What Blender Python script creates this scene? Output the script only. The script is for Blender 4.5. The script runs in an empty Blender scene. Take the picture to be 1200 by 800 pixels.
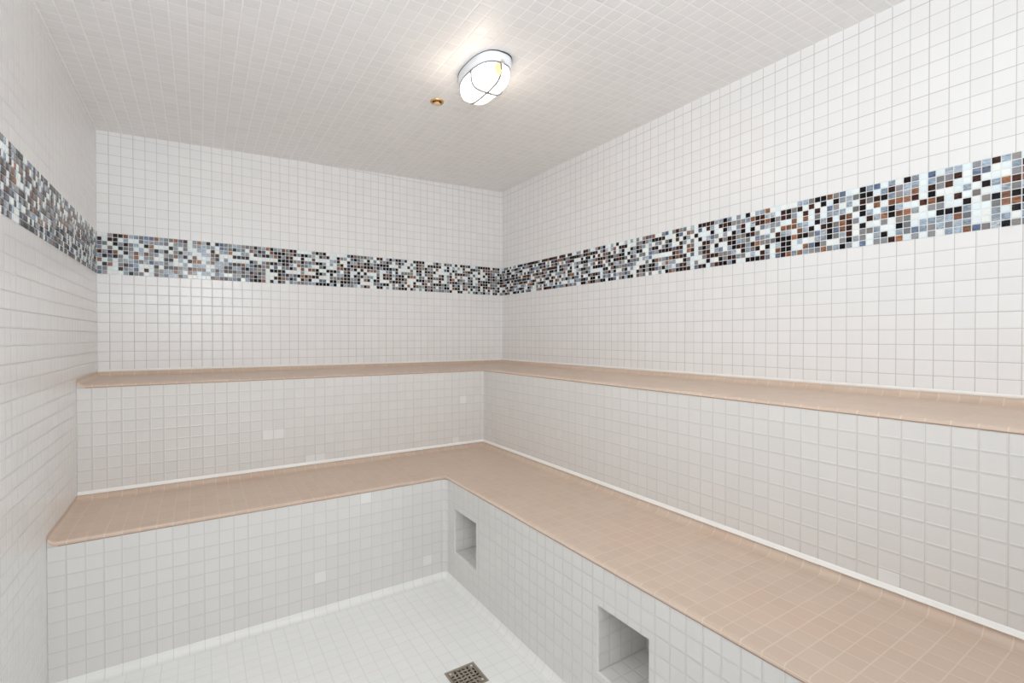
import bpy, bmesh, math, random
from mathutils import Vector
sc = bpy.context.scene
U = 0.0508            # one wall-tile pitch in metres
ZF = 20.53            # floor height below the back edge of the upper seat, in tiles

# ------------------------------------------------------------------ camera, light, exposure
def P(x, y, z): return Vector((x*U, y*U, (z+ZF)*U))
cam_d = bpy.data.cameras.new('camera'); cam = bpy.data.objects.new('camera', cam_d)
sc.collection.objects.link(cam); sc.camera = cam
cam.location = P(-39.765, -64.351, 3.543)
cam.rotation_euler = (math.pi/2 - 0.0088, 0.0, -0.5742)
cam_d.sensor_width = 36.0; cam_d.lens = 36.0*567.67/1200.0; cam_d.clip_start = 0.02
world = bpy.data.worlds.new('world'); sc.world = world; world.use_nodes = True
world.node_tree.nodes['Background'].inputs[0].default_value = (0.93, 0.97, 1.0, 1)
world.node_tree.nodes['Background'].inputs[1].default_value = 0.3
sc.view_settings.view_transform = 'Standard'; sc.view_settings.look = 'None'
sc.view_settings.gamma = 1.0; sc.view_settings.use_curve_mapping = False
sc.view_settings.exposure = 0.50
sc.cycles.use_denoising = True
sc.cycles.max_bounces = 16; sc.cycles.diffuse_bounces = 12; sc.cycles.glossy_bounces = 5
sc.cycles.sample_clamp_indirect = 8.0

YN = -74.0            # the door side of the room
def area(name, loc, rot, sx, sy, power, col):
    l = bpy.data.lights.new(name, 'AREA'); l.shape = 'RECTANGLE'; l.size = sx; l.size_y = sy
    l.energy = power; l.color = col
    o = bpy.data.objects.new(name, l); sc.collection.objects.link(o)
    o.location = loc; o.rotation_euler = rot
    return o
# added soft fill light, set outside the unseen doorway behind the photographer
area('doorway_fill', P(-26, YN-1.0, 2.5), (math.pi/2, 0, 0), 40*U, 40*U, 2.2, (0.95, 0.98, 1.0))
# the photographer's flash, aimed up so that it bounces off the ceiling
area('bounce_flash', P(-38.3, -69.5, 13), (math.radians(124), 0, math.radians(-8)), 0.92, 0.75, 19.5, (0.925, 0.965, 1.0))
LAMP_EMIT = 2.6

# ------------------------------------------------------------------ dimensions (tiles)
W = 48.45
ZBT, ZBB = 14.25, 10.0            # mosaic band, top and bottom
XU, YU = -9.09, -10.07            # upper riser planes
XL, YL = -18.91, -19.95           # lower riser planes
N1, H1, N2 = 0.75, 9.87, 0.80     # nose drop, seat height step, nose drop
ZR = -19.98                       # where the lower riser meets its cove
def zceil(x, y): return 26.12 + 0.0318*x + 0.0017*y

# ------------------------------------------------------------------ materials
def srgb(r, g, b):
    f = lambda c: (c/255/12.92) if c/255 <= .04045 else ((c/255+.055)/1.055)**2.4
    return (f(r), f(g), f(b), 1.0)
class NT:
    def __init__(s, name):
        s.m = bpy.data.materials.new(name); s.m.use_nodes = True; s.t = s.m.node_tree
        s.b = s.t.nodes['Principled BSDF']
    def n(s, typ, **kw):
        nd = s.t.nodes.new(typ)
        for k, v in kw.items(): setattr(nd, k, v)
        return nd
    def l(s, a, b): s.t.links.new(a, b)
    def math(s, op, a, b=None):
        nd = s.n('ShaderNodeMath', operation=op)
        for i, v in enumerate((a, b)):
            if v is None: continue
            if isinstance(v, (int, float)): nd.inputs[i].default_value = v
            else: s.l(v, nd.inputs[i])
        return nd.outputs[0]
    def ramp(s, v, lo, hi):
        nd = s.n('ShaderNodeMapRange', interpolation_type='SMOOTHSTEP')
        s.l(v, nd.inputs[0])
        for i, q in ((1, lo), (2, hi)):
            if isinstance(q, (int, float)): nd.inputs[i].default_value = q
            else: s.l(q, nd.inputs[i])
        return nd.outputs[0]
def tile_mat(name, tile, grout, gw=0.03, rough=0.22, var=0.05, tilt=0.012, bump=0.35, blotch=0.0):
    k = NT(name)
    uv = k.n('ShaderNodeUVMap', uv_map='UVMap')
    sp = k.n('ShaderNodeSeparateXYZ'); k.l(uv.outputs[0], sp.inputs[0])
    masks = []; heights = []
    for ax in (0, 1):
        c = sp.outputs[ax]
        fr = k.math('FRACT', c); d = k.math('MINIMUM', fr, k.math('SUBTRACT', 1.0, fr))
        wn = k.n('ShaderNodeTexWhiteNoise', noise_dimensions='1D')
        k.l(k.math('ADD', k.math('FLOOR', k.math('ADD', c, 0.5)), 17.3*(ax+1)), wn.inputs['W'])
        w = k.math('MULTIPLY', k.math('ADD', k.math('MULTIPLY', wn.outputs[0], 0.45), 0.78), gw)
        masks.append(k.ramp(d, k.math('SUBTRACT', w, 0.012), k.math('ADD', w, 0.012)))
        heights.append(k.ramp(d, k.math('MULTIPLY', w, 0.4), k.math('ADD', w, 0.075)))
    mask = k.math('MINIMUM', *masks); h = k.math('MINIMUM', *heights)
    fl = k.n('ShaderNodeVectorMath', operation='FLOOR'); k.l(uv.outputs[0], fl.inputs[0])
    wn = k.n('ShaderNodeTexWhiteNoise', noise_dimensions='3D'); k.l(fl.outputs[0], wn.inputs['Vector'])
    hsv = k.n('ShaderNodeHueSaturation'); hsv.inputs['Color'].default_value = tile
    k.l(k.math('ADD', k.math('MULTIPLY', wn.outputs[0], var), 1.0-var*0.5), hsv.inputs['Value'])
    col = hsv.outputs[0]
    if blotch:
        nz = k.n('ShaderNodeTexNoise'); nz.inputs['Scale'].default_value = 0.13
        k.l(uv.outputs[0], nz.inputs['Vector'])
        mb = k.n('ShaderNodeMix', data_type='RGBA'); mb.inputs[7].default_value = (tile[0]*1.0, tile[1]*0.90, tile[2]*0.86, 1)
        k.l(col, mb.inputs[6]); k.l(k.math('MULTIPLY', k.ramp(nz.outputs[0], 0.45, 0.7), blotch), mb.inputs[0]); col = mb.outputs[2]
    mx = k.n('ShaderNodeMix', data_type='RGBA'); mx.inputs[6].default_value = grout
    k.l(mask, mx.inputs[0]); k.l(col, mx.inputs[7]); k.l(mx.outputs[2], k.b.inputs['Base Color'])
    rr = k.n('ShaderNodeMapRange'); k.l(mask, rr.inputs[0]); rr.inputs[3].default_value = 0.8; rr.inputs[4].default_value = rough
    k.l(rr.outputs[0], k.b.inputs['Roughness'])
    geo = k.n('ShaderNodeNewGeometry')
    sub = k.n('ShaderNodeVectorMath', operation='SUBTRACT'); k.l(wn.outputs[1], sub.inputs[0]); sub.inputs[1].default_value = (.5, .5, .5)
    sca = k.n('ShaderNodeVectorMath', operation='SCALE'); k.l(sub.outputs[0], sca.inputs[0]); sca.inputs['Scale'].default_value = tilt
    add = k.n('ShaderNodeVectorMath', operation='ADD'); k.l(geo.outputs['Normal'], add.inputs[0]); k.l(sca.outputs[0], add.inputs[1])
    nrm = k.n('ShaderNodeVectorMath', operation='NORMALIZE'); k.l(add.outputs[0], nrm.inputs[0])
    nz = k.n('ShaderNodeTexNoise'); nz.inputs['Scale'].default_value = 1.3; nz.inputs['Detail'].default_value = 1.0
    k.l(uv.outputs[0], nz.inputs['Vector'])
    bp = k.n('ShaderNodeBump'); bp.inputs['Strength'].default_value = bump; bp.inputs['Distance'].default_value = 0.0015
    k.l(k.math('ADD', h, k.math('MULTIPLY', nz.outputs[0], 0.25)), bp.inputs['Height']); k.l(nrm.outputs[0], bp.inputs['Normal'])
    k.l(bp.outputs[0], k.b.inputs['Normal'])
    k.b.inputs['Specular IOR Level'].default_value = 0.5
    return k.m
def plain(name, col, rough=0.5, metal=0.0, emit=None, es=0.0):
    k = NT(name); k.b.inputs['Base Color'].default_value = col
    k.b.inputs['Roughness'].default_value = rough; k.b.inputs['Metallic'].default_value = metal
    nz = k.n('ShaderNodeTexNoise'); nz.inputs['Scale'].default_value = 60
    rr = k.n('ShaderNodeMapRange'); k.l(nz.outputs[0], rr.inputs[0]); rr.inputs[3].default_value = rough*0.85; rr.inputs[4].default_value = min(1, rough*1.15)
    k.l(rr.outputs[0], k.b.inputs['Roughness'])
    if emit:
        k.b.inputs['Emission Color'].default_value = emit; k.b.inputs['Emission Strength'].default_value = es
    return k.m
M_WALL = tile_mat('white_wall_tile', srgb(240, 240, 240), srgb(198, 195, 190), 0.023, 0.27, 0.03, 0.012, 0.35)
M_RISER = tile_mat('white_riser_tile', srgb(224, 222, 219), srgb(205, 203, 199), 0.026, 0.25, 0.03, 0.012, 0.6)
M_CEIL = tile_mat('white_ceiling_tile', srgb(242, 241, 241), srgb(255, 255, 254), 0.036, 0.42, 0.04, 0.02, 0.5)
M_FLOOR = tile_mat('white_floor_tile', srgb(243, 244, 242), srgb(230, 231, 228), 0.022, 0.4, 0.02, 0.008, 0.15)
M_TAN = tile_mat('tan_seat_tile', srgb(209, 188, 170), srgb(222, 203, 186), 0.030, 0.4, 0.06, 0.015, 0.3, 0.5)
M_CAULK = plain('white_caulk', srgb(246, 244, 240), 0.35)
M_DARKJOINT = plain('brown_joint', srgb(172, 146, 128), 0.7)
M_PATCH = plain('replacement_white_tile', srgb(233, 233, 231), 0.2)
M_BAND_GROUT = plain('mosaic_grout', srgb(236, 238, 238), 0.8)
M_ENAMEL = plain('white_enamel', srgb(236, 240, 246), 0.3)
M_WIRE = plain('cage_wire', srgb(112, 115, 122), 0.6)
M_GASKET = plain('black_gasket', srgb(50, 50, 52), 0.6)
M_BRASS = plain('polished_brass', srgb(235, 190, 125), 0.25, 1.0)
M_DARKBRASS = plain('dark_brass', srgb(96, 62, 30), 0.35, 1.0)
M_STEEL = plain('tarnished_steel', srgb(176, 167, 154), 0.4, 0.8)
M_SCREW = plain('bright_steel_screw', srgb(225, 225, 222), 0.3, 0.5)
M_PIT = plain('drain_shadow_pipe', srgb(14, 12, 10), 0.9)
M_LENS = plain('glowing_frosted_glass', srgb(225, 223, 220), 0.4, 0.0, (1.0, 0.95, 0.88, 1), LAMP_EMIT)
_t = M_LENS.node_tree; _tr = _t.nodes.new('ShaderNodeBsdfTransparent'); _mx = _t.nodes.new('ShaderNodeMixShader')
_mx.inputs[0].default_value = 0.14; _o = [n_ for n_ in _t.nodes if n_.type == 'OUTPUT_MATERIAL'][0]
_t.links.new(_t.nodes['Principled BSDF'].outputs[0], _mx.inputs[1]); _t.links.new(_tr.outputs[0], _mx.inputs[2]); _t.links.new(_mx.outputs[0], _o.inputs[0])
M_BULB_GLOW = plain('added_amber_bulb_glow', srgb(250, 190, 110), 0.4, 0.0, (1.0, 0.60, 0.28, 1), 0.8)
def mosaic_mat():
    k = NT('glass_mosaic')
    at = k.n('ShaderNodeAttribute', attribute_name='Tint')
    uv = k.n('ShaderNodeUVMap', uv_map='UVMap')
    mp = k.n('ShaderNodeMapping'); mp.inputs['Scale'].default_value = (1.3, 3.6, 1); mp.inputs['Rotation'].default_value = (0, 0, 0.5)
    k.l(uv.outputs[0], mp.inputs[0])
    nz = k.n('ShaderNodeTexNoise'); nz.inputs['Scale'].default_value = 1.0; nz.inputs['Detail'].default_value = 4.0; nz.inputs['Distortion'].default_value = 1.2
    k.l(mp.outputs[0], nz.inputs['Vector'])
    s = k.math('SUBTRACT', nz.outputs[0], 0.5)
    v = k.math('ADD', 1.0, k.math('MULTIPLY', k.math('MULTIPLY', s, 5.0), at.outputs['Alpha']))
    hs = k.n('ShaderNodeHueSaturation'); k.l(at.outputs['Color'], hs.inputs['Color']); k.l(k.math('MAXIMUM', v, 0.25), hs.inputs['Value'])
    k.l(hs.outputs[0], k.b.inputs['Base Color'])
    k.b.inputs['Roughness'].default_value = 0.16
    k.b.inputs['Specular IOR Level'].default_value = 0.25
    return k.m
M_MOSAIC = mosaic_mat()

# ------------------------------------------------------------------ mesh helpers
class MB:
    def __init__(s): s.v = []; s.f = []; s.uv = []; s.sm = []; s.mi = []
    def face(s, pts, uvs=None, smooth=False, mi=0):
        i = len(s.v); s.v += [tuple(p) for p in pts]; s.f.append(tuple(range(i, i+len(pts))))
        s.uv.append(uvs or [(0.3, 0.3)]*len(pts)); s.sm.append(smooth); s.mi.append(mi)
    def box(s, a, b, mi=0):
        x0, y0, z0 = a; x1, y1, z1 = b
        c = [(x0,y0,z0),(x1,y0,z0),(x1,y1,z0),(x0,y1,z0),(x0,y0,z1),(x1,y0,z1),(x1,y1,z1),(x0,y1,z1)]
        for q in ((0,3,2,1),(4,5,6,7),(0,1,5,4),(1,2,6,5),(2,3,7,6),(3,0,4,7)):
            s.face([P(*c[i]) for i in q], mi=mi)
    def build(s, name, mats, parent=None, merge=True):
        me = bpy.data.meshes.new(name); me.from_pydata(s.v, [], s.f)
        ul = me.uv_layers.new(name='UVMap'); li = 0
        for uvs in s.uv:
            for q in uvs: ul.data[li].uv = q; li += 1
        if not isinstance(mats, (list, tuple)): mats = [mats]
        for m in mats: me.materials.append(m)
        for p, sm, mi in zip(me.polygons, s.sm, s.mi): p.use_smooth = sm; p.material_index = mi
        if merge:
            bm = bmesh.new(); bm.from_mesh(me); bmesh.ops.remove_doubles(bm, verts=bm.verts, dist=1e-5)
            bm.to_mesh(me); bm.free()
        me.update()
        o = bpy.data.objects.new(name, me); sc.collection.objects.link(o)
        if parent: o.parent = parent; o.matrix_parent_inverse = parent.matrix_world.inverted()
        return o
def empty(name, loc, label, cat):
    o = bpy.data.objects.new(name, None); sc.collection.objects.link(o); o.location = loc
    o.empty_display_size = 0.05; o['label'] = label; o['category'] = cat
    bpy.context.view_layer.update()
    return o
def struct(o, label=None):
    o['kind'] = 'structure'
    if label: o['label'] = label
    return o

# ------------------------------------------------------------------ walls
TH = 2.0   # wall thickness
def wall_face(mb, p0, p1, z0, z1, uvf, flip=False, slope=False):
    """vertical strip between plan points p0, p1; uvf(x, y, z) -> uv"""
    n = 12
    for i in range(n):
        a = [p0[j]+(p1[j]-p0[j])*i/n for j in (0, 1)]; b = [p0[j]+(p1[j]-p0[j])*(i+1)/n for j in (0, 1)]
        za, zb = (zceil(*a), zceil(*b)) if slope else (z1, z1)
        q = [(a[0], a[1], z0), (b[0], b[1], z0), (b[0], b[1], zb), (a[0], a[1], za)]
        if flip: q.reverse()
        mb.face([P(*c) for c in q], [uvf(*c) for c in q])
def back_uv_lo(x, y, z): return (x+W, z-0.05)
def back_uv_hi(x, y, z): return (x+W, z-ZBT)
OR = 32.89
def right_uv_lo(x, y, z): return (-y-OR, z-0.05)
def right_uv_hi(x, y, z): return (-y-OR-0.68, z-ZBT)
def left_uv_lo(x, y, z): return (-y+0.1, z-0.05)
def left_uv_hi(x, y, z): return (-y+0.1, z-ZBT)
def shell(name, p0, p1, out, lo, hi, flip):
    mb = MB()
    wall_face(mb, p0, p1, -ZF, ZBB, lo, flip)
    wall_face(mb, p0, p1, ZBB, ZBT, lo, flip)
    wall_face(mb, p0, p1, ZBT, 0, hi, flip, slope=True)
    # the masonry behind: back face, ends, top and bottom
    q0 = (p0[0]+out[0]*TH, p0[1]+out[1]*TH); q1 = (p1[0]+out[0]*TH, p1[1]+out[1]*TH)
    z0, a, b = -ZF, zceil(*p0), zceil(*p1)
    mb.face([P(*q0, z0), P(*q1, z0), P(*q1, b), P(*q0, a)]); mb.face([P(*p0, z0), P(*q0, z0), P(*q0, a), P(*p0, a)])
    mb.face([P(*p1, z0), P(*q1, z0), P(*q1, b), P(*p1, b)]); mb.face([P(*p0, a), P(*q0, a), P(*q1, b), P(*p1, b)])
    mb.face([P(*p0, z0), P(*q0, z0), P(*q1, z0), P(*p1, z0)])
    return struct(mb.build(name, M_WALL, merge=False))
w_back = shell('wall_back', (-W, 0), (0, 0), (0, 1), back_uv_lo, back_uv_hi, False)
w_right = shell('wall_right', (0, 0), (0, YN), (1, 0), right_uv_lo, right_uv_hi, False)
w_left = shell('wall_left', (-W, YN), (-W, 0), (-1, 0), left_uv_lo, left_uv_hi, False)
w_back['label'] = 'white tiled back wall with mosaic band'
w_right['label'] = 'white tiled right wall with mosaic band'
w_left['label'] = 'white tiled left wall with mosaic band'
# front wall behind the photographer with its doorway
mb = MB()
D0, D1, DZ = -46.0, -6.0, 22.5
for (x0, x1, z0, z1) in ((-W, D0, -ZF, 24.4), (D1, 0, -ZF, 25.8), (D0, D1, DZ, 24.5)):
    a, b = (x0, YN-TH, z0), (x1, YN, z1); mb.box(a, b)
struct(mb.build('wall_front', plain('white_plaster', srgb(232, 231, 228), 0.6), merge=False))
# ceiling: one gently sloping slab
mb = MB()
n = 16
for i in range(n):
    for j in range(n):
        xs = [-W+W*i/n, -W+W*(i+1)/n]; ys = [YN+(-YN)*j/n, YN+(-YN)*(j+1)/n]
        q = [(xs[0], ys[0]), (xs[0], ys[1]), (xs[1], ys[1]), (xs[1], ys[0])]
        mb.face([P(x, y, zceil(x, y)) for x, y in q], [(x+47.3, -y+0.4) for x, y in q])
q = [(-W, YN), (0, YN), (0, 0), (-W, 0)]
mb.face([P(x, y, zceil(x, y)+2) for x, y in q])
for (a, b) in zip(q, q[1:]+q[:1]): mb.face([P(*a, zceil(*a)), P(*b, zceil(*b)), P(*b, zceil(*b)+2), P(*a, zceil(*a)+2)])
struct(mb.build('ceiling', M_CEIL), 'sloping white tiled ceiling')
# floor slab with an opening for the drain
DX, DY, DS = -23.95, -33.95, 1.18
mb = MB()
xs = [-W, DX-DS, DX+DS, 0]; ys = [YN, DY-DS, DY+DS, 0]
for i in range(3):
    for j in range(3):
        if i == 1 and j == 1: continue
        q = [(xs[i], ys[j]), (xs[i+1], ys[j]), (xs[i+1], ys[j+1]), (xs[i], ys[j+1])]
        mb.face([P(x, y, -ZF) for x, y in q], [(x*0.98+.3, y*0.98+.2) for x, y in q])
q = [(DX-DS, DY-DS), (DX+DS, DY-DS), (DX+DS, DY+DS), (DX-DS, DY+DS)]
for a, b in zip(q, q[1:]+q[:1]): mb.face([P(*a, -ZF), P(*b, -ZF), P(*b, -ZF-2), P(*a, -ZF-2)])
mb.face([P(*a, -ZF-2) for a in q]); 
q = [(-W, YN), (0, YN), (0, 0), (-W, 0)]
mb.face([P(*a, -ZF-2.2) for a in q])
for a, b in zip(q, q[1:]+q[:1]): mb.face([P(*a, -ZF), P(*b, -ZF), P(*b, -ZF-2.2), P(*a, -ZF-2.2)])
struct(mb.build('floor', M_FLOOR), 'white tiled floor')

# ------------------------------------------------------------------ mosaic bands
TINT = {'W': ((240, 248, 249), 0.015), 'D': ((20, 15, 18), 0.15), 'B': ((66, 38, 30), 0.7), 'C': ((140, 98, 74), 0.5),
        'G': ((136, 135, 136), 0.12), 'L': ((160, 172, 184), 0.42), 'K': ((104, 118, 142), 0.5)}
RIGHT = """WBCCLDDLLG GLGBGDCDWG LWWCLCCWLD BWWLWDGLLL LKWDWGWWWG GKBWGWWWWK WWWLWDLGLC LBWWBWDCLL LGBWWWDLGL WGGWBGDLLW
KLBDCGWLGG WWWWBWWLLW LLCBWLWWKG DLLCWCGGGW WGGCLCGDLC LBLCDDWWWB WLDWLCGWDG KWBCWLWLLG LDGWLBWGWW DDBDDWDGGK
WGWGWGWWLW WLLWCBBBDL KLWLBCCLGD GDGLWGKGWL CWKLBDDDWG DDWWLBLLGC DWBGDWKLDG GBWWWDGWKG LWBCLLDWCL LBWWLCBLWC
WGLCCWCWWL WDBWCLDDDC WBBWCLDDDB WWGLWBDLCK WLDGGWGWWW CLCLWLGDLG LBBGWGGWBB LBBWGKCBWD WCLDBWBGLD DLWWDGLLWD
WGBDGLBBGW GGGLGLBWLW WGWDBDDLBD LBLWDBLGBL DBDLGWWGGD LBWWBWKGDD LWWGWDLBWB BLDKLWWBWG BBWLBGBBDW BWWWBDBGWD
DKWDWGGWWB WWDWWWWWGK LGWGGBKWWW KDLDLGKWDL""".split()
BACK = """WBKGBLCWGK WWGWLDWDGG GBWGBKLCWW BDDWCDWWWW BWLDWGLGBW CLDGDWLBLL LWGGLLLKLD LWLWCCLLKG GGWLLWGWWG KLDWCLLWBW
KLCGGGKWWW CLWDLWLDGB LLWLWWLWGL GGWDGDGDLK GWDWGDLDLL CLLGCWWBCL KLWDLLWGGB BGGLDWLLWL WWWLWDWDCW LLWWCCLCLW
CLLWWCLGWW LLLLWWLGLW DLWLWLWWLW WLDCLCWLWB DWWBBLLBKC KKLWWLLLLB""".split()
def column(rng, prev):
    out = ''
    for i in range(10):
        r = rng.random()
        if prev and r < 0.05: out += prev[i]; continue
        out += rng.choices('WDBCGLK', (27, 18, 13, 7, 17, 15, 4))[0]
    return out
MP = 0.4285; MV = (ZBT-ZBB)/10.0
def mosaic(name, parent, ncol, start_known, known, place, seed, label, MP=0.4285, off0=0.0):
    """place(c, z, out) -> world point; c = distance along the wall in tiles"""
    rng = random.Random(seed); mb = MB(); tint = []
    prev = None; cols = []
    for c in range(ncol):
        k = c-start_known
        s = known[k] if 0 <= k < len(known) else column(rng, prev)
        cols.append(s); prev = s
    L = ncol*MP
    # bedding slab
    for (o0, c0, c1, z0, z1) in ((0.03, 0, L, ZBB, ZBT),):
        mb.face([place(c0, z0, o0), place(c1, z0, o0), place(c1, z1, o0), place(c0, z1, o0)], mi=1); tint.append((1,1,1,0))
        for (a, b) in (((c0, z0), (c1, z0)), ((c1, z0), (c1, z1)), ((c1, z1), (c0, z1)), ((c0, z1), (c0, z0))):
            mb.face([place(*a, 0), place(*b, 0), place(*b, o0), place(*a, o0)], mi=1); tint.append((1,1,1,0))
    g, bv = 0.022, 0.020
    for c, s in enumerate(cols):
        for r in range(10):
            code = s[r]; (cr, cg, cb), st = TINT[code]
            j = rng.uniform(0.86, 1.12) if code != 'W' else rng.uniform(0.97, 1.02)
            w = rng.uniform(-5, 5)
            col = srgb(*[max(4, min(252, q*j+w*(1 if i == 0 else -1 if i == 2 else 0))) for i, q in enumerate((cr, cg, cb))])
            c0 = max(0.06, off0+c*MP+g); c1 = off0+(c+1)*MP-g; z1 = ZBT-r*MV-g; z0 = ZBT-(r+1)*MV+g
            ho = 0.075; t = [ho+rng.uniform(-.006, .006) for _ in range(2)]
            top = [(c0+bv, z0+bv, t[0]), (c1-bv, z0+bv, t[1]), (c1-bv, z1-bv, t[1]+.002), (c0+bv, z1-bv, t[0]+.002)]
            bot = [(c0, z0, .02), (c1, z0, .02), (c1, z1, .02), (c0, z1, .02)]
            off = (c*1.7+r*0.31, r*2.3)
            def uvp(q): return ((q[0]-c0)/MP+off[0], (q[1]-z0)/MP+off[1])
            mb.face([place(*q) for q in top], [uvp(q) for q in top]); tint.append((*col[:3], st))
            for i in range(4):
                k2 = (i+1) % 4; q = [bot[i], bot[k2], top[k2], top[i]]
                mb.face([place(*v) for v in q], [uvp(v) for v in q]); tint.append((*col[:3], st))
    o = mb.build(name, [M_MOSAIC, M_BAND_GROUT], parent, merge=False)
    a = o.data.attributes.new('Tint', 'FLOAT_COLOR', 'FACE')
    for i, t in enumerate(tint): a.data[i].color = t
    o['label'] = label
    return o
mosaic('mosaic_band', w_back, 113, 0, BACK, lambda c, z, o: P(-W+c, -o, z), 5, 'glass mosaic band along the back wall')
# right wall columns are numbered from the corner; the photographed stretch is placed by its first column
mosaic('mosaic_band', w_right, 172, 81, list(reversed(RIGHT[:53])), lambda c, z, o: P(-o, -c, z), 8, 'glass mosaic band along the right wall', 0.4292, -0.25)
mosaic('mosaic_band', w_left, 172, 400, [], lambda c, z, o: P(-W+o, YN+c, z), 11, 'glass mosaic band along the left wall')

# ------------------------------------------------------------------ benches
def arc(cx, cz, r, a0, a1, n):
    return [(cx+r*math.cos(math.radians(a0+(a1-a0)*i/n)), cz+r*math.sin(math.radians(a0+(a1-a0)*i/n))) for i in range(n+1)]
def seat_profile(depth, ztop, nose):
    """(d, z, v): d from the wall outwards; concave cove, flat, rounded nose"""
    rc = 0.5; rn = 0.2 if nose > 0.78 else 0.24
    pts = arc(rc+.01, 0, rc, 180, 270, 6) + [(rc+(depth-rn-rc)*i/4, -rc) for i in range(1, 4)] + arc(depth-rn, -rc-rn, rn, 90, 0, 6) + [(depth, -nose)]
    out = []; s = 0.30
    for i, (d, z) in enumerate(pts):
        if i: s += math.hypot(d-pts[i-1][0], z-pts[i-1][1])
        out.append((d, ztop+z, s/1.045))
    return out
def make_seat(parent, xw, yw, xf, yf, ztop, nose, ou, name='seat'):
    """xw, yw: planes the seat starts from; xf, yf: its front planes"""
    dep = abs(yf-yw); depx = abs(xf-xw); mb = MB()
    pb = seat_profile(dep, ztop, nose); pr = seat_profile(depx, ztop, nose)
    for a, b, c, d in zip(pb, pb[1:], pr, pr[1:]):
        corner_a = (xw-c[0], yw-a[0]); corner_b = (xw-d[0], yw-b[0])
        # the seat tiles also turn up against the left wall in a small cove
        RC = 0.5; steps = [RC*(1-math.cos(math.radians(15*k))) for k in range(7)]
        def zl(p, x):
            lift = RC*(1-math.sqrt(max(0, 1-(1-x/RC)**2))); zs_ = p[1]-ztop
            return ztop+(max(zs_, lift-RC) if p[0] < RC+.01 else zs_+lift)
        for k in range(6):
            x0, x1 = steps[k], steps[k+1]
            q = [(-W+0.015+x0, yw-a[0], zl(a, x0)), (-W+0.015+x0, yw-b[0], zl(b, x0)), (-W+0.015+x1, yw-b[0], zl(b, x1)), (-W+0.015+x1, yw-a[0], zl(a, x1))]
            g0, g1 = 0.5+RC-RC*math.pi/2*(1-k/6)-.5, 0.5+RC-RC*math.pi/2*(1-(k+1)/6)-.5
            mb.face([P(*v) for v in q], [(g0, a[2]), (g0, b[2]), (g1, b[2]), (g1, a[2])], True)
        q = [(-W+0.015+RC, yw-a[0], a[1]), (-W+0.015+RC, yw-b[0], b[1]), (corner_b[0], corner_b[1], b[1]), (corner_a[0], corner_a[1], a[1])]
        uv = [(RC, a[2]), (RC, b[2]), (corner_b[0]+W, b[2]), (corner_a[0]+W, a[2])]
        mb.face([P(*v) for v in q], uv, True)
        q = [(corner_a[0], corner_a[1], c[1]), (corner_b[0], corner_b[1], d[1]), (corner_b[0], YN+.04, d[1]), (corner_a[0], YN+.04, c[1])]
        uv = [(-corner_a[1]-ou, c[2]), (-corner_b[1]-ou, d[2]), (-YN-ou, d[2]), (-YN-ou, c[2])]
        mb.face([P(*v) for v in q], uv, True)
    return mb.build(name, M_TAN, parent)
def path(xf, yf, r=0.35, end=YN):
    """riser line in plan with a small rounded inner corner"""
    pts = [(-W+0.008, yf), (xf-r, yf)]; 
    for i in range(1, 6):
        a = math.radians(90-90*i/6); pts.append((xf-r+r*math.cos(a), yf-r+r*math.sin(a)))
    pts.append((xf, yf-r)); pts.append((xf, YN+0.05)); return pts
def strip(mb, pts, prof, ou, vfun, end=True, mi=0):
    """sweep prof [(out, z)] along pts; out is measured into the room"""
    nrm = []
    for i, p in enumerate(pts):
        if i <= 1: nrm.append((0, -1))
        elif i >= 7: nrm.append((-1, 0))
        else:
            a = math.radians(90-90*(i-1)/6); nrm.append((-math.cos(a), -math.sin(a)))
    for i in range(len(pts)-1):
        for (o0, z0), (o1, z1) in zip(prof, prof[1:]):
            def pt(k, o): return (pts[k][0]+nrm[k][0]*o, pts[k][1]+nrm[k][1]*o)
            def u(k, p): return p[0]+W if k <= 6 and k < len(pts)-1 and not (i >= 7) else -p[1]-ou
            a, b, c, d = pt(i, o0), pt(i+1, o0), pt(i+1, o1), pt(i, o1)
            if i >= 7: us = [-a[1]-ou, -b[1]-ou, -c[1]-ou, -d[1]-ou]
            else: us = [a[0]+W, b[0]+W, c[0]+W, d[0]+W]
            mb.face([P(*a, z0), P(*b, z0), P(*c, z1), P(*d, z1)], list(zip(us, [vfun(z0), vfun(z0), vfun(z1), vfun(z1)])), True, mi)
def corner_fill(mb, yp, ztop, nose, RC=0.5):
    """white riser tile filling in under the upturned end of the seat edge"""
    n = 8
    zz = lambda x: ztop-nose+0.03+RC*(1-math.sqrt(max(0, 1-(1-x/RC)**2)))
    for k in range(n):
        x0, x1 = RC*(1-math.cos(math.pi/2*k/n)), RC*(1-math.cos(math.pi/2*(k+1)/n))
        q = [(x0, ztop-nose), (x1, ztop-nose), (x1, zz(x1)), (x0, zz(x0))]
        mb.face([P(-W+0.01+a, yp+0.03, b) for a, b in q], [(a, 0.3+(b-ztop)*0.2) for a, b in q])
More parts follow.
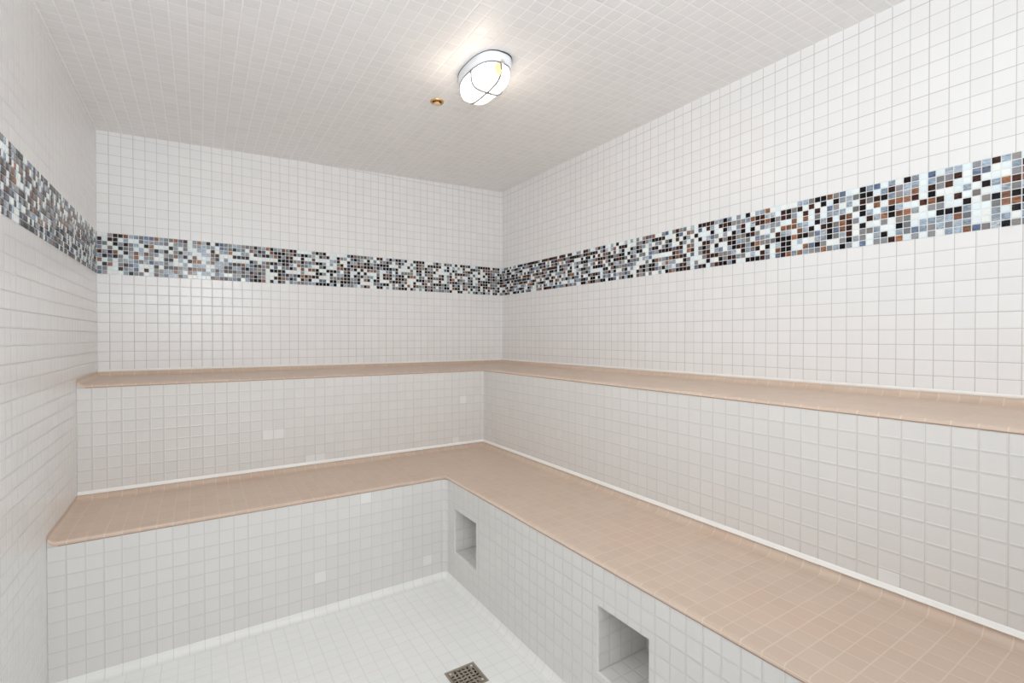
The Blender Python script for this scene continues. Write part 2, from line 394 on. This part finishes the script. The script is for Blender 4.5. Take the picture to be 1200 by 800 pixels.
def patch(parent, face, c, ztop, lab=None):
    """one brighter replacement tile set in a riser; face = ('x', plane) or ('y', plane)"""
    mb = MB(); g = 0.035; t = 0.012; bv = 0.02; hh = 1.0
    def pl(a, z, o): return P(a, face[1]-o, z) if face[0] == 'y' else P(face[1]-o, a, z)
    a0, a1, z0, z1 = c+g, c+1-g, ztop-hh+g, ztop-g
    top = [(a0+bv, z0+bv), (a1-bv, z0+bv), (a1-bv, z1-bv), (a0+bv, z1-bv)]; bot = [(a0, z0), (a1, z0), (a1, z1), (a0, z1)]
    mb.face([pl(*q, t) for q in top])
    for i in range(4):
        k = (i+1) % 4; mb.face([pl(*bot[i], -0.01), pl(*bot[k], -0.01), pl(*top[k], t), pl(*top[i], t)])
    o = mb.build('replacement_tile', M_PATCH, parent); o['label'] = 'brighter white replacement tile'
    return o

# ---- upper bench
ub = empty('tiled_bench', P(-30, -5, -9.87), 'upper built-in bench, tan tiled seat on white tiled riser under the mosaic band', 'bench')
O2 = 53.215-52
make_seat(ub, 0, 0, XU, YU, 0.0, N1, O2)
mb = MB()
RU = 1.01
strip(mb, path(XU, YU), [(-0.03, -N1+0.02), (-0.03, -H1+0.20)], O2, lambda z: (z+N1)/RU)
corner_fill(mb, YU, 0.0, N1)
mb.build('riser', M_RISER, ub)
mb = MB()
strip(mb, [(-W+.55, YU)]+path(XU, YU)[1:], [(-0.06, -N1+0.04), (0.005, -N1+0.03), (0.005, -N1-0.03), (-0.05, -N1-0.04)], 0, lambda z: 0)
o = mb.build('nose_joint', M_DARKJOINT, ub); o['label'] = 'thin brown joint under the seat edge'
mb = MB()
strip(mb, path(XU, YU), [(-0.05, -H1+0.32), (0.0, -H1+0.30), (0.03, -H1+0.2), (0.10, -H1+0.07), (0.13, -H1+0.03), (-0.05, -H1+0.02)], 0, lambda z: .4)
o = mb.build('caulk_bead', M_CAULK, ub); o['label'] = 'white caulk line at the foot of the riser'
# wall-side bead where the upper seat meets the walls
mb = MB()
strip(mb, [(-W+.03, 0), (-0.35, 0), (-0.2625, -0.03), (-0.175, -0.06), (-0.12, -0.12), (-0.06, -0.175), (-0.03, -0.2625), (0, -0.35), (0, YN+.05)],
      [(0.012, 0.22), (0.06, 0.18), (0.09, 0.02), (0.012, -0.02)], 0, lambda z: .4)
o = mb.build('caulk_bead', M_CAULK, ub); o['label'] = 'white caulk line along the wall'

# ---- lower bench with two recesses
lb = empty('tiled_bench', P(-34, -15, -ZF), 'lower built-in bench, tan tiled seat on white riser with two square recesses', 'bench')
O3 = 46.457-46
make_seat(lb, XU, YU, XL, YL, -H1, N2, O3)
NZ0, NZ1 = -17.43, -13.27
NICH = [(-21.72, -26.0), (-41.93, -45.98)]
ZT = -H1-N2
RL = 1.035
vf = lambda z: (z-ZT)/RL
mb = MB()
pts = path(XL, YL, 0.5)
strip(mb, pts[:8], [(-0.03, ZT+0.02), (-0.03, ZR)], O3, vf)
corner_fill(mb, YL, -H1, N2)
LP = 0.10          # rounded lip of the recesses
ycuts = [YL-0.5, NICH[0][0]+LP, NICH[0][1]-LP, NICH[1][0]+LP, NICH[1][1]-LP, YN+.05]
xr = XL+0.03
for i in range(5):
    y0, y1 = ycuts[i], ycuts[i+1]
    zz = [(ZR, NZ0-LP), (NZ0-LP, NZ1+LP), (NZ1+LP, ZT+0.02)]
    for j, (z0, z1) in enumerate(zz):
        if i in (1, 3) and j == 1: continue
        q = [(xr, y0, z0), (xr, y1, z0), (xr, y1, z1), (xr, y0, z1)]
        mb.face([P(*v) for v in q], [(-v[1]-O3, vf(v[2])) for v in q], True)
mb.build('riser', M_RISER, lb, merge=False)
for (y0, y1) in NICH:
    mb = MB(); dx = 4.35
    outer = [(y0+LP, NZ0-LP), (y1-LP, NZ0-LP), (y1-LP, NZ1+LP), (y0+LP, NZ1+LP)]
    mid = [(y0+LP*.3, NZ0-LP*.3), (y1-LP*.3, NZ0-LP*.3), (y1-LP*.3, NZ1+LP*.3), (y0+LP*.3, NZ1+LP*.3)]
    inner = [(y0, NZ0), (y1, NZ0), (y1, NZ1), (y0, NZ1)]
    for A, B, xa, xb in ((outer, mid, xr, xr+LP*.3), (mid, inner, xr+LP*.3, xr+LP)):
        for i in range(4):
            k = (i+1) % 4
            mb.face([P(xa, *A[i]), P(xa, *A[k]), P(xb, *B[k]), P(xb, *B[i])], None, True)
    xb = xr+dx
    for i in range(4):
        k = (i+1) % 4; a, b = inner[i], inner[k]
        al = (a[0]-y0) if i in (0, 2) else (a[1]-NZ0); bl = (b[0]-y0) if i in (0, 2) else (b[1]-NZ0)
        mb.face([P(xr+LP, *a), P(xr+LP, *b), P(xb, *b), P(xb, *a)], [(0.05, al/1.02), (0.05, bl/1.02), (dx/1.02, bl/1.02), (dx/1.02, al/1.02)])
    mb.face([P(xb, *q) for q in inner], [((q[0]-y0)/1.03, (q[1]-NZ0)/1.03) for q in inner])
    o = mb.build('recess', M_RISER, lb)
    o['label'] = 'square tiled recess nearer the inner corner' if y0 > -30 else 'square tiled recess nearer the drain'
mb = MB()
strip(mb, [(-W+.55, YL)]+path(XL, YL, 0.5)[1:], [(-0.06, ZT+0.04), (0.005, ZT+0.03), (0.005, ZT-0.03), (-0.05, ZT-0.04)], 0, lambda z: 0)
o = mb.build('nose_joint', M_DARKJOINT, lb); o['label'] = 'thin brown joint under the seat edge'
mb = MB()
rf = 0.55
prof = [(-0.03, ZR)] + [(0.48-0.48*math.cos(math.radians(a)), ZR-rf*math.sin(math.radians(a))) for a in (8, 20, 35, 50, 65, 80)] + [(0.49, -ZF+0.012), (0.56, -ZF+0.006)]
strip(mb, path(XL, YL, 0.5), [(o_, z_ if i else z_) for i, (o_, z_) in enumerate(prof)], O3, lambda z: 0.35+(z-ZR)*0.3)
o = mb.build('base_cove', tile_mat('white_cove_tile', srgb(242, 242, 239), srgb(224, 223, 218), 0.022, 0.4, 0.02, 0.006, 0.15), lb)
o['label'] = 'rounded white cove tiles where the riser meets the floor'
# brighter replacement tiles seen in the risers
for c, k in ((14, 5), (15, 5), (18, 8), (19, 8), (36, 3), (35, 8)): patch(ub, ('y', YU+.03), -W+c, -N1-k*RU)
patch(ub, ('x', XU+.03), -(52+O2)-1, -N1-8*RU)
for c, k in ((17, 6), (27, 7), (21, 0)): patch(lb, ('y', YL+.03), -W+c, ZT-k*RL)

# ------------------------------------------------------------------ ceiling light
LX, LY = -20.08, -29.75
zc = zceil(LX, LY)
cl = empty('ceiling_light', P(LX, LY, zc), 'white oval bulkhead lamp with wire guard glowing on the tiled ceiling', 'lamp')
def oval(rx, ry, z, n=40, e=2.6):
    pts = []
    for i in range(n):
        a = 2*math.pi*i/n; ca, sa = math.cos(a), math.sin(a)
        pts.append((LX+rx*math.copysign(abs(ca)**(2/e), ca), LY+ry*math.copysign(abs(sa)**(2/e), sa), zc+z))
    return pts
def loft(mb, rings, cap=True, smooth=True):
    for A, B in zip(rings, rings[1:]):
        for i in range(len(A)):
            k = (i+1) % len(A); mb.face([P(*A[i]), P(*A[k]), P(*B[k]), P(*B[i])], None, smooth)
    if cap: mb.face([P(*q) for q in rings[-1]], None, smooth)
mb = MB(); loft(mb, [oval(1.66, 2.92, 0.05), oval(1.66, 2.92, -0.07)]); mb.build('gasket', M_GASKET, cl)
mb = MB(); loft(mb, [oval(1.62, 2.86, -0.05), oval(1.64, 2.88, -0.12), oval(1.60, 2.84, -0.62), oval(1.54, 2.78, -0.74), oval(1.36, 2.6, -0.78)])
mb.build('base', M_ENAMEL, cl)
GH = 2.02
rings = [oval(1.36, 2.56, -0.74)]
for t in (0.0, .2, .4, .6, .75, .86, .94, .985, 1.0):
    r = (1-t**3.2)**0.45 if t < 1 else 0.0
    z = -0.78-(GH-0.78)*t
    rings.append(oval(0.80+0.52*r if t < 1 else .7, 1.72+0.80*r if t < 1 else 1.6, z, e=3.8))
mb = MB(); loft(mb, rings); mb.build('glass_cover', M_LENS, cl)
def tube(mb, pts, r, n=8):
    pts = [P(*p) for p in pts]; rings = []
    for i, p in enumerate(pts):
        t = (pts[min(i+1, len(pts)-1)]-pts[max(i-1, 0)]).normalized()
        a = t.orthogonal().normalized() if abs(t.z) > .99 else t.cross(Vector((0, 0, 1))).normalized(); b = t.cross(a)
        rings.append([p+(a*math.cos(2*math.pi*k/n)+b*math.sin(2*math.pi*k/n))*r*U for k in range(n)])
    for A, B in zip(rings, rings[1:]):
        for k in range(n): mb.face([A[k], A[(k+1) % n], B[(k+1) % n], B[k]], None, True)
    mb.face(rings[0], None); mb.face(rings[-1], None)
def wirepath(rad, ax):
    pts = []
    for i in range(25):
        a = math.pi*i/24; c, s = math.cos(a), math.sin(a)
        d = rad*math.copysign(abs(c)**0.55, c); z = -0.74-(GH-0.74+0.10)*abs(s)**0.5
        pts.append((LX+d, LY-0.45, zc+z) if ax == 'x' else (LX, LY+d, zc+z))
    return pts
for rad, ax in ((1.46, 'x'), (2.66, 'y')):
    mb = MB(); tube(mb, wirepath(rad, ax), 0.085); mb.build('guard_wire', M_WIRE, cl)
pl = bpy.data.lights.new('bulb_light', 'POINT'); pl.energy = 4.2; pl.color = (1.0, 0.80, 0.56); pl.shadow_soft_size = 0.35*U
plo = bpy.data.objects.new('bulb_light', pl); sc.collection.objects.link(plo); plo.location = P(LX, LY, zc-1.5)
mb = MB(); R = []  # added glowing spot, stands in for the bulb end showing through the glass
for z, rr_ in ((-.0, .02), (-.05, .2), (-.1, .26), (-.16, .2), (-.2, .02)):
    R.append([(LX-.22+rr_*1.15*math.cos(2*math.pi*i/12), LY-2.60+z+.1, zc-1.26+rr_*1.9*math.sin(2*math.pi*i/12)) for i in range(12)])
loft(mb, R); o = mb.build('bulb_glow_spot', M_BULB_GLOW, cl); o['label'] = 'amber bulb glow added as a spot on the white glass'
mb = MB(); rim = oval(1.48, 2.70, -0.78); tube(mb, rim+rim[:2], 0.05); mb.build('guard_rim', M_WIRE, cl)
for sy in (-1, 1):
    mb = MB(); y = LY+sy*2.84
    mb.box((LX-.08, y-.06, zc-.92), (LX+.08, y+.05, zc-.55)); tube(mb, [(LX-.18, y+sy*.06, zc-.78), (LX+.18, y+sy*.06, zc-.78)], 0.06)
    mb.build('clip', M_SCREW, cl)

# ------------------------------------------------------------------ brass sprinkler head recessed in the ceiling
SX, SY = -21.08, -22.65; zs = zceil(SX, SY)
sp = empty('sprinkler_head', P(SX, SY, zs), 'small round brass sprinkler ring recessed in the ceiling beside the lamp', 'sprinkler')
def lathe(name, prof, mat, parent, n=28, smooth=True):
    mb = MB(); rings = [[(SX+r*math.cos(2*math.pi*i/n), SY+r*math.sin(2*math.pi*i/n), zs+z) for i in range(n)] for r, z in prof]
    loft(mb, rings, cap=prof[-1][0] > 0.001, smooth=smooth); return mb.build(name, mat, parent)
lathe('escutcheon', [(0.64, 0.02), (0.63, -0.05), (0.58, -0.10), (0.50, -0.12), (0.44, -0.09), (0.42, 0.0), (0.40, 0.02)], M_BRASS, sp)
lathe('cup', [(0.42, -0.04), (0.40, -0.015), (0.3, -0.012)], M_DARKBRASS, sp)
lathe('nozzle', [(0.22, -0.01), (0.22, -0.14), (0.33, -0.2), (0.31, -0.27), (0.1, -0.30)], plain('bright_brass', srgb(252, 228, 184), 0.3, 0.7), sp)

# ------------------------------------------------------------------ floor drain
dr = empty('floor_drain', P(DX, DY, -ZF), 'square metal floor drain grate set in the white floor', 'drain')
z0 = -ZF
mb = MB()
ro, ri = 1.17, 1.0
for (a, b, za, zb) in ((ro, ro, -0.06, 0.03), (ro, ri+.05, 0.03, 0.05), (ri+.05, ri, 0.05, 0.02), (ri, ri, 0.02, -0.15)):
    A = [(-a, -a), (a, -a), (a, a), (-a, a)]; B = [(-b, -b), (b, -b), (b, b), (-b, b)]
    for i in range(4):
        k = (i+1) % 4
        mb.face([P(DX+A[i][0], DY+A[i][1], z0+za), P(DX+A[k][0], DY+A[k][1], z0+za), P(DX+B[k][0], DY+B[k][1], z0+zb), P(DX+B[i][0], DY+B[i][1], z0+zb)])
mb.build('frame', M_STEEL, dr)
mb = MB(); rng = random.Random(3); NC = 6; cs = 2*0.97/NC
for i in range(NC):
    for j in range(NC):
        cx, cy = -0.97+cs*(i+.5), -0.97+cs*(j+.5); h = cs/2
        sq = [(-h, -h), (0, -h), (h, -h), (h, 0), (h, h), (0, h), (-h, h), (-h, 0)]
        if (i in (0, NC-1)) and (j in (0, NC-1)):
            mb.face([P(DX+cx+a, DY+cy+b, z0+.02) for a, b in (sq[0], sq[2], sq[4], sq[6])]); continue
        an = math.radians(rng.choice((20, 70, 115, 160))+rng.uniform(-12, 12))
        L_, w_ = 0.15, 0.082; sl = []
        for q in range(8):
            # start the slot outline at the angle of the cell's first corner so that the ring does not twist
            th = math.radians(-135+45*q); ex = L_*math.cos(th-an); ey = w_*math.sin(th-an)
            sl.append((ex*math.cos(an)-ey*math.sin(an), ex*math.sin(an)+ey*math.cos(an)))
        for q in range(8):
            k = (q+1) % 8
            mb.face([P(DX+cx+sq[q][0], DY+cy+sq[q][1], z0+.02), P(DX+cx+sq[k][0], DY+cy+sq[k][1], z0+.02), P(DX+cx+sl[k][0], DY+cy+sl[k][1], z0+.02), P(DX+cx+sl[q][0], DY+cy+sl[q][1], z0+.02)])
            mb.face([P(DX+cx+sl[q][0], DY+cy+sl[q][1], z0+.02), P(DX+cx+sl[k][0], DY+cy+sl[k][1], z0+.02), P(DX+cx+sl[k][0], DY+cy+sl[k][1], z0-.08), P(DX+cx+sl[q][0], DY+cy+sl[q][1], z0-.03)])
mb.build('grate', M_STEEL, dr)
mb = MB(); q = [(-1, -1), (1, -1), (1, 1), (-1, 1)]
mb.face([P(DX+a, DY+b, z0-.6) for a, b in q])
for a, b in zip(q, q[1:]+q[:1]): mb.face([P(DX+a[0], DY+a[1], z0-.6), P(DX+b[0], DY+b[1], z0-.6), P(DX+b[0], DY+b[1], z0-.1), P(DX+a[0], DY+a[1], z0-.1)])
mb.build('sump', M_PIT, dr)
for sx in (-1, 1):
    for sy in (-1, 1):
        mb = MB(); cx, cy = DX+sx*.84, DY+sy*.84
        R = [[(cx+r*math.cos(2*math.pi*i/12), cy+r*math.sin(2*math.pi*i/12), z0+z) for i in range(12)] for r, z in ((.09, .015), (.09, .045), (.06, .06))]
        loft(mb, R, smooth=False); mb.build('screw', M_SCREW, dr)
